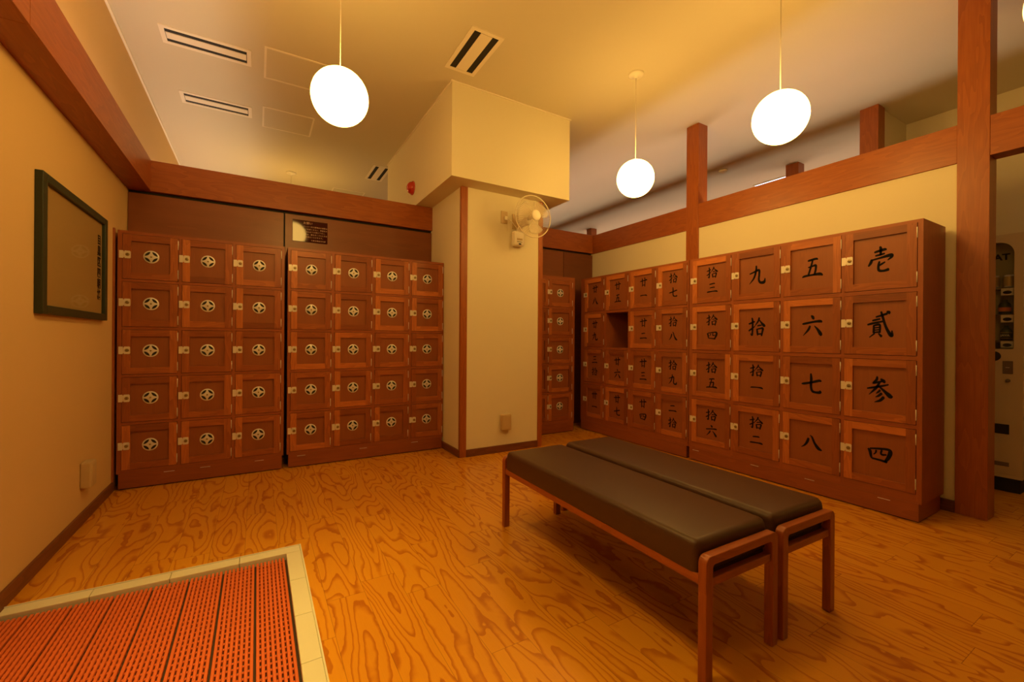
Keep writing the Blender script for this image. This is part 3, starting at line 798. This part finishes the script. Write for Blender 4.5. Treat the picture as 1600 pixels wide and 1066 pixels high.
vent('slotted ceiling air vent beyond the back beam left of the bulkhead', 1.275, 1.500, 5.655, 6.21, 'y')
def access(label, x0, y0, s=.46):
    t = thing('access_panel', label, 'panel', (x0, y0, CEIL), 0, 'square ceiling access panels')
    mb = MB(); f = .016; z = -.005
    mb.box(0, s, 0, f, z, 0); mb.box(0, s, s - f, s, z, 0); mb.box(0, f, f, s - f, z, 0); mb.box(s - f, s, f, s - f, z, 0)
    obj('frame', mb, M['trim_white'], t)
    mb = MB(); mb.box(f + .002, s - f - .002, f + .002, s - f - .002, -.0025, 0); obj('hatch', mb, M['ceiling'], t)
    mb = MB(); mb.box(f * .3, f * .75, s * .48, s * .52, -.0065, -.005); obj('latch', mb, M['metal'], t)
access('square ceiling access panel partly behind the left globe', .034, 3.795)
access('square ceiling access panel between the second vent and the left globe', .030, 4.785)
access('ceiling access panel beyond the back beam', .95, 6.82)
mb = MB(); mb.lathe([(.001, -.034), (.035, -.034), (.05, -.02), (.055, 0)], (5.23, 3.43, CEIL), 'z', 20)
tag(obj('smoke_detector', mb, M['trim_white']), 'round white smoke detector on the far ceiling above the right beam', 'detector')
t = thing('ceiling_light', 'flush cool white light panel on the far ceiling beyond the right beam', 'light', (6.2, 3.22, CEIL))
mb = MB(); mb.box(-.10, .10, -.32, .32, -.012, 0); obj('housing', mb, M['trim_white'], t)
mb = MB(); mb.box(-.085, .085, -.30, .30, -.016, -.0122); obj('diffuser', mb, M['fluo'], t)

# ------------------------------------------------------------------ fittings on the walls
t = thing('alarm_light', 'red oval alarm lens on the left face of the ceiling bulkhead', 'alarm', (SX0, 4.53, 2.72))
mb = MB(); mb.lathe([(.074, 0), (.074, -.012), (.066, -.016)], ax='x', n=28); obj('base_ring', mb, M['red'], t)
mb = MB(); mb.lathe([(.066, -.016)] + [(.064 * math.cos(i * PI / 16) + .001, -.016 - .052 * math.sin(i * PI / 16)) for i in range(9)], ax='x', n=28); obj('lens', mb, M['red'], t)

def outlet(label, loc, rz):
    t = thing('outlet_box', label, 'outlet', loc, rz, 'beige wall outlet boxes')
    mb = MB(); mb.box(-.050, .050, -.050, 0, -.076, .076); obj('housing', mb, M['beige'], t, bevel=.008)
    mb = MB(); mb.box(-.036, .036, -.0525, -.0495, -.060, .060); obj('cover', mb, M['beige'], t, bevel=.002)
outlet('beige outlet box low on the front of the pillar', (2.086, PY, .292), 0)
outlet('beige outlet box low on the left wall', (XL, 3.47, .285), PI / 2)

t = thing('wall_switch', 'beige wall socket plate with plug beside the fan', 'socket', (2.065, PY, 2.288))
mb = MB(); mb.box(-.036, .036, -.007, 0, -.060, .060); obj('plate', mb, M['beige'], t, bevel=.003)
mb = MB(); mb.box(-.004, .026, -.026, -.007, -.026, .010); obj('plug', mb, M['white'], t, bevel=.004)
t = thing('junction_plate', 'blank beige plate on the pillar partly behind the fan', 'plate', (2.205, PY, 2.262))
mb = MB(); mb.box(-.05, .05, -.006, 0, -.075, .075); obj('plate', mb, M['beige'], t, bevel=.003)

# fan on the pillar
t = thing('wall_fan', 'pale wall fan mounted high on the pillar', 'fan', (2.205, PY, 2.10))
mb = MB()
mb.box(-.060, .060, -.070, 0, -.085, .060)
obj('base', mb, M['white'], t, bevel=.018)
mb = MB(); mb.box(-.032, .030, -.073, -.069, -.030, -.012); obj('slot', mb, M['beige'], t, bevel=.002)
mb = MB()
for i in range(5): mb.box(-.030 + i * .012, -.024 + i * .012, -.073, -.069, -.050, -.044)
mb.box(-.012, .014, -.0735, -.069, -.072, -.062); obj('control_strip', mb, M['ink'], t)
mb = MB(); mb.tube([(0, -.04, .05), (.006, -.06, .085), (.010, -.085, .12), (.012, -.12, .148)], [.026, .022, .022, .03], 14); obj('arm', mb, M['white'], t)
HX, HZ = .013, .152
mb = MB(); mb.lathe([(.001, -.07), (.045, -.075), (.058, -.11), (.060, -.17), (.05, -.20), (.02, -.205)], (HX, 0, HZ), 'y', 24); obj('motor', mb, M['white'], t)
hd = MB(); R = .195
yF, yM, yBk = -.335, -.285, -.225
for i in range(60):
    a = i * 2 * PI / 60; c, s_ = math.cos(a), math.sin(a)
    fpts = [(HX + r * c, yy, HZ + r * s_) for r, yy in ((.045, yF), (.11, yF + .004), (.165, yF + .018), (R - .004, yM))]
    hd.tube(fpts, .0011, 4, cap=False)
    bpts = [(HX + r * c, yy, HZ + r * s_) for r, yy in ((R - .004, yM), (.17, yM + .035), (.11, yBk - .012), (.05, yBk))]
    hd.tube(bpts, .0011, 4, cap=False)
obj('grille', hd, M['fanwire'], t)
mb = MB(); ringp = [(HX + R * math.cos(i * PI / 30), yM, HZ + R * math.sin(i * PI / 30)) for i in range(61)]
mb.tube(ringp, .0052, 8, cap=False); obj('rim', mb, M['fanwire'], t)
mb = MB(); mb.lathe([(.001, yF - .010), (.040, yF - .008), (.050, yF - .002), (.050, yF + .006)], (HX, 0, HZ), 'y', 28); obj('badge', mb, M['white'], t)
for q in range(3):
    mb = MB(); a0 = .5 + q * 2 * PI / 3
    rings = []
    for j in range(9):
        r = .03 + (.165 - .03) * j / 8; wd = .42 + .30 * math.sin(PI * j / 8 * .8)
        row = []
        for k in range(7):
            a = a0 + (k / 6 - .5) * 2 * wd + .3 * j / 8
            row.append((HX + r * math.cos(a), -.285 + (k / 6 - .5) * .045, HZ + r * math.sin(a)))
        rings.append(row)
    mb.grid(rings, closed=False, cap0=False, cap1=False)
    o = obj('blade', mb, M['fanclear'], t); sm = o.modifiers.new('thickness', 'SOLIDIFY'); sm.thickness = .002
mb = MB(); mb.tube([(HX, -.20, HZ), (HX, -.30, HZ)], .018, 12); obj('shaft', mb, M['white'], t)
mb = MB(); mb.tube([(.0, -.03, .055), (-.03, -.045, .10), (-.07, -.03, .15), (-.115, -.02, .182)], .0035, 6); obj('power_cord', mb, M['white'], t)

# framed sheet on the left wall
t = thing('picture_frame', 'dark green framed tan sheet with a column of lettering on the left wall', 'picture', (XL, 2.808, 1.204), PI / 2)
Wf, Hf, bf, df = .996, .662, .052, .030
mb = MB()
mb.box(0, bf, -df, 0, 0, Hf); mb.box(Wf - bf, Wf, -df, 0, 0, Hf); mb.box(bf, Wf - bf, -df, 0, 0, bf * .8); mb.box(bf, Wf - bf, -df, 0, Hf - bf * .8, Hf)
obj('frame', mb, M['frame'], t, bevel=.003)
mb = MB(); mb.box(bf - .004, Wf - bf + .004, -.012, -.001, bf * .8 - .004, Hf - bf * .8 + .004); pic = obj('sheet', mb, M['paper'], t)
for i, ch in enumerate('目黒区四朝格'):
    me = text_mesh(ch, .068, M['ink'], bold=.0016)
    o = link('lettering', me, pic, (Wf - bf - .058, -.0128, .545 - i * .0695 - .04)); o.rotation_euler = (PI / 2, 0, 0)
mb = MB(); mb.box(bf - .002, Wf - bf + .002, -.019, -.016, bf * .8 - .002, Hf - bf * .8 + .002); obj('glass', mb, M['clear'], t)

# glossy notice on the panelling
t = thing('notice_board', 'glossy maroon notice board with pale lettering above the left lockers', 'sign', (.420, YB, 2.094))
mb = MB(); mb.box(-.148, .150, -.006, 0, -.1, .1, tone=.5); obj('board', mb, M['sign'], t, bevel=.0015)
LINES = [('お願い', -.02, .075, .026), ('ロッカー内の貴重品の保管は、', .052, .043, .0155), ('ご遠慮ください。貴重品は', .052, .019, .0155), ('番台までお預け下さい。', .052, -.005, .0155),
         ('なお、鍵をなくされた方は', .052, -.029, .0155), ('実費をいただきます。', .040, -.053, .0155), ('公衆浴場組合支部', .070, -.082, .0155)]
for s, lx, lz, sz in LINES:
    o = link('lettering', text_mesh(s, sz, M['signtext'], .0003, spacing=1.06), t, (lx, -.0064, lz)); o.rotation_euler = (PI / 2, 0, 0)

# ------------------------------------------------------------------ vending machine beyond the doorway
VX, VY0, VY1, VH = 4.75, .783, 1.665, 1.90
t = thing('vending_machine', 'white drinks vending machine seen through the doorway at right', 'vending machine', (VX, (VY0 + VY1) / 2, 0), -PI / 2)
h = (VY1 - VY0) / 2      # local x: right is toward smaller world Y
mb = MB()
# shell: sides, back, top, bottom
mb.box(-h, -h + .02, .06, .66, .10, VH); mb.box(h - .02, h, .06, .66, .10, VH); mb.box(-h + .02, h - .02, .64, .66, .10, VH)
mb.box(-h + .02, h - .02, .06, .64, VH - .02, VH); mb.box(-h + .02, h - .02, .06, .64, .10, .12)
obj('body', mb, M['vm'], t, bevel=.006)
mb = MB()
wx0, wx1, wz0, wz1, cr = -h + .075, h - .044, 1.052, 1.845, .085
inner = []
for cx, cz, a0, rr in ((wx1 - cr, wz1 - cr, 0, cr), (wx0 + cr, wz1 - cr, 90, cr), (wx0 + .01, wz0 + .01, 180, .01), (wx1 - .01, wz0 + .01, 270, .01)):
    for i in range(7):
        a = math.radians(a0 + i * 15); inner.append((cx + rr * math.cos(a), cz + rr * math.sin(a)))
outer = []
for cx, cz, (sx_, sz_) in ((h, VH, (1, 1)), (-h, VH, (-1, 1)), (-h, .13, (-1, -1)), (h, .13, (1, -1))):
    for i in range(7):
        u = i / 6 - .5
        k = len(outer) // 7
        # spread points round each corner so that quads stay tidy
        d = .25
        if k == 0: p = (cx, cz - d * max(0, -u) * 2 * .5) if u < 0 else (cx - d * u, cz)
        elif k == 1: p = (cx + d * max(0, -u), cz) if u < 0 else (cx, cz - d * u)
        elif k == 2: p = (cx, cz + d * max(0, -u)) if u < 0 else (cx + d * u, cz)
        else: p = (cx - d * max(0, -u), cz) if u < 0 else (cx, cz + d * u)
        outer.append(p)
n = len(inner)
for yy in (0, .06):
    for i in range(n):
        j = (i + 1) % n
        mb.face([(outer[i][0], yy, outer[i][1]), (outer[j][0], yy, outer[j][1]), (inner[j][0], yy, inner[j][1]), (inner[i][0], yy, inner[i][1])])
for lp in (outer, inner):
    for i in range(n):
        j = (i + 1) % n
        mb.face([(lp[i][0], 0, lp[i][1]), (lp[j][0], 0, lp[j][1]), (lp[j][0], .06, lp[j][1]), (lp[i][0], .06, lp[i][1])])
me = mb.mesh('front_door', M['vm']); b_ = bmesh.new(); b_.from_mesh(me); bmesh.ops.remove_doubles(b_, verts=b_.verts, dist=1e-5); bmesh.ops.recalc_face_normals(b_, faces=b_.faces); b_.to_mesh(me); b_.free()
fd = link('front_door', me, t)
def loc_y(wy): return (VY0 + VY1) / 2 - wy      # world Y to local x
mb = MB(); mb.box(wx0 - .01, wx1 + .01, .16, .17, wz0 - .01, wz1 + .01); obj('display_back', mb, M['olive'], t)
mb = MB(); mb.box(wx0, wx1, .035, .040, wz0, wz1); obj('display_window', mb, M['clear'], t)
o = link('lettering', text_mesh('AT', .066, M['ink'], .0006, bold=.0022), t, (loc_y(.918), .158, 1.752)); o.rotation_euler = (PI / 2, 0, 0)
for z0, z1 in ((1.454, 1.513), (1.252, 1.312), (1.062, 1.116)):
    mb = MB(); mb.box(wx0 + .005, wx1 - .012, .075, .155, z1 - .012, z1); sh = obj('shelf', mb, M['vmgrey'], t)
    for k in range(7):
        cx = wx1 - .045 - k * .105
        mb = MB(); mb.box(cx - .032, cx + .032, .066, .075, z0, z1 - .006); lb = obj('price_label', mb, M['white'], sh)
        mb = MB(); mb.lathe([(.001, -.003), (.017, -.003), (.019, 0)], ax='y', n=16); q = obj('button', mb, M['black'], lb, (cx, .066, (z0 + z1) / 2 - .008)); q.scale = (1.2, 1, .7)
mb = MB(); mb.lathe([(.001, -.004), (.034, -.004), (.036, 0)], ax='y', n=24); obj('coin_dial', mb, M['black'], t, (loc_y(.925), 0, .998))
mb = MB(); mb.box(-.026, .026, -.006, 0, -.048, .048); cp = obj('coin_plate', mb, M['vmgrey'], t, (loc_y(.855), 0, .916), bevel=.006)
mb = MB(); mb.box(-.010, .010, -.009, -.006, -.002, .002); obj('coin_slot', mb, M['metal'], cp)
mb = MB(); mb.lathe([(.001, -.012), (.012, -.012), (.013, 0)], ax='y', n=16); obj('lock_knob', mb, M['vmgrey'], t, (loc_y(.854), 0, .82))
mb = MB(); mb.box(loc_y(1.12), loc_y(.846), -.004, 0, .424, .496); obj('return_slot', mb, M['black'], t, bevel=.006)
mb = MB(); mb.box(loc_y(1.45), loc_y(.846), -.003, 0, .187, .217); obj('vent_slot', mb, M['vmgrey'], t)
mb = MB(); mb.box(-h + .01, h - .01, .012, .62, 0, .10); mb.box(-h, h, .004, .06, .102, .128, mi=1); obj('plinth', mb, [M['black'], M['vm']], t)
def drink(name, label, wy, z, prof, mats, bands):
    mb = MB(); mb.lathe(prof, n=20)
    for i, (r, z0, z1, mi) in enumerate(bands): mb.lathe([(r, z0), (r, z1)], n=20, mi=mi, cap0=False, cap1=False)
    o = obj(name, mb, mats, None, (VX + .115, wy, z)); tag(o, label, 'drink')
    return o
can = [(.022, 0), (.027, .003), (.030, .010), (.030, .085), (.026, .094), (.024, .097), (.001, .097)]
drink('drink_can', 'tan drinks can on the top shelf, nearest the right edge of the vending machine window', .872, 1.5135, can, [M['metal'], M['tan']], [(.0304, .012, .083, 1)])
drink('drink_can', 'tan drinks can on the top shelf, half hidden by the thick post', .948, 1.5135, can, [M['metal'], M['tan']], [(.0304, .012, .083, 1)])
bot = [(.026, 0), (.032, .004), (.033, .066), (.027, .084), (.014, .096), (.014, .112), (.001, .112)]
drink('drink_bottle', 'squat bottle with an orange label on the middle vending shelf', .893, 1.3125, bot, [M['green'], M['orange']], [(.0335, .022, .052, 1)])
d = drink('drink_bottle', 'dark bottle with pale lettering on the lowest vending shelf', .885, 1.1165, bot, [M['green'], M['tan']], [(.0335, .012, .016, 1), (.0335, .056, .060, 1)])
o = link('lettering', text_mesh('JAVA', .021, M['trim_white'], .0004, bold=.0005), d, (-.0345, 0, .037)); o.rotation_euler = (PI / 2, 0, -PI / 2)
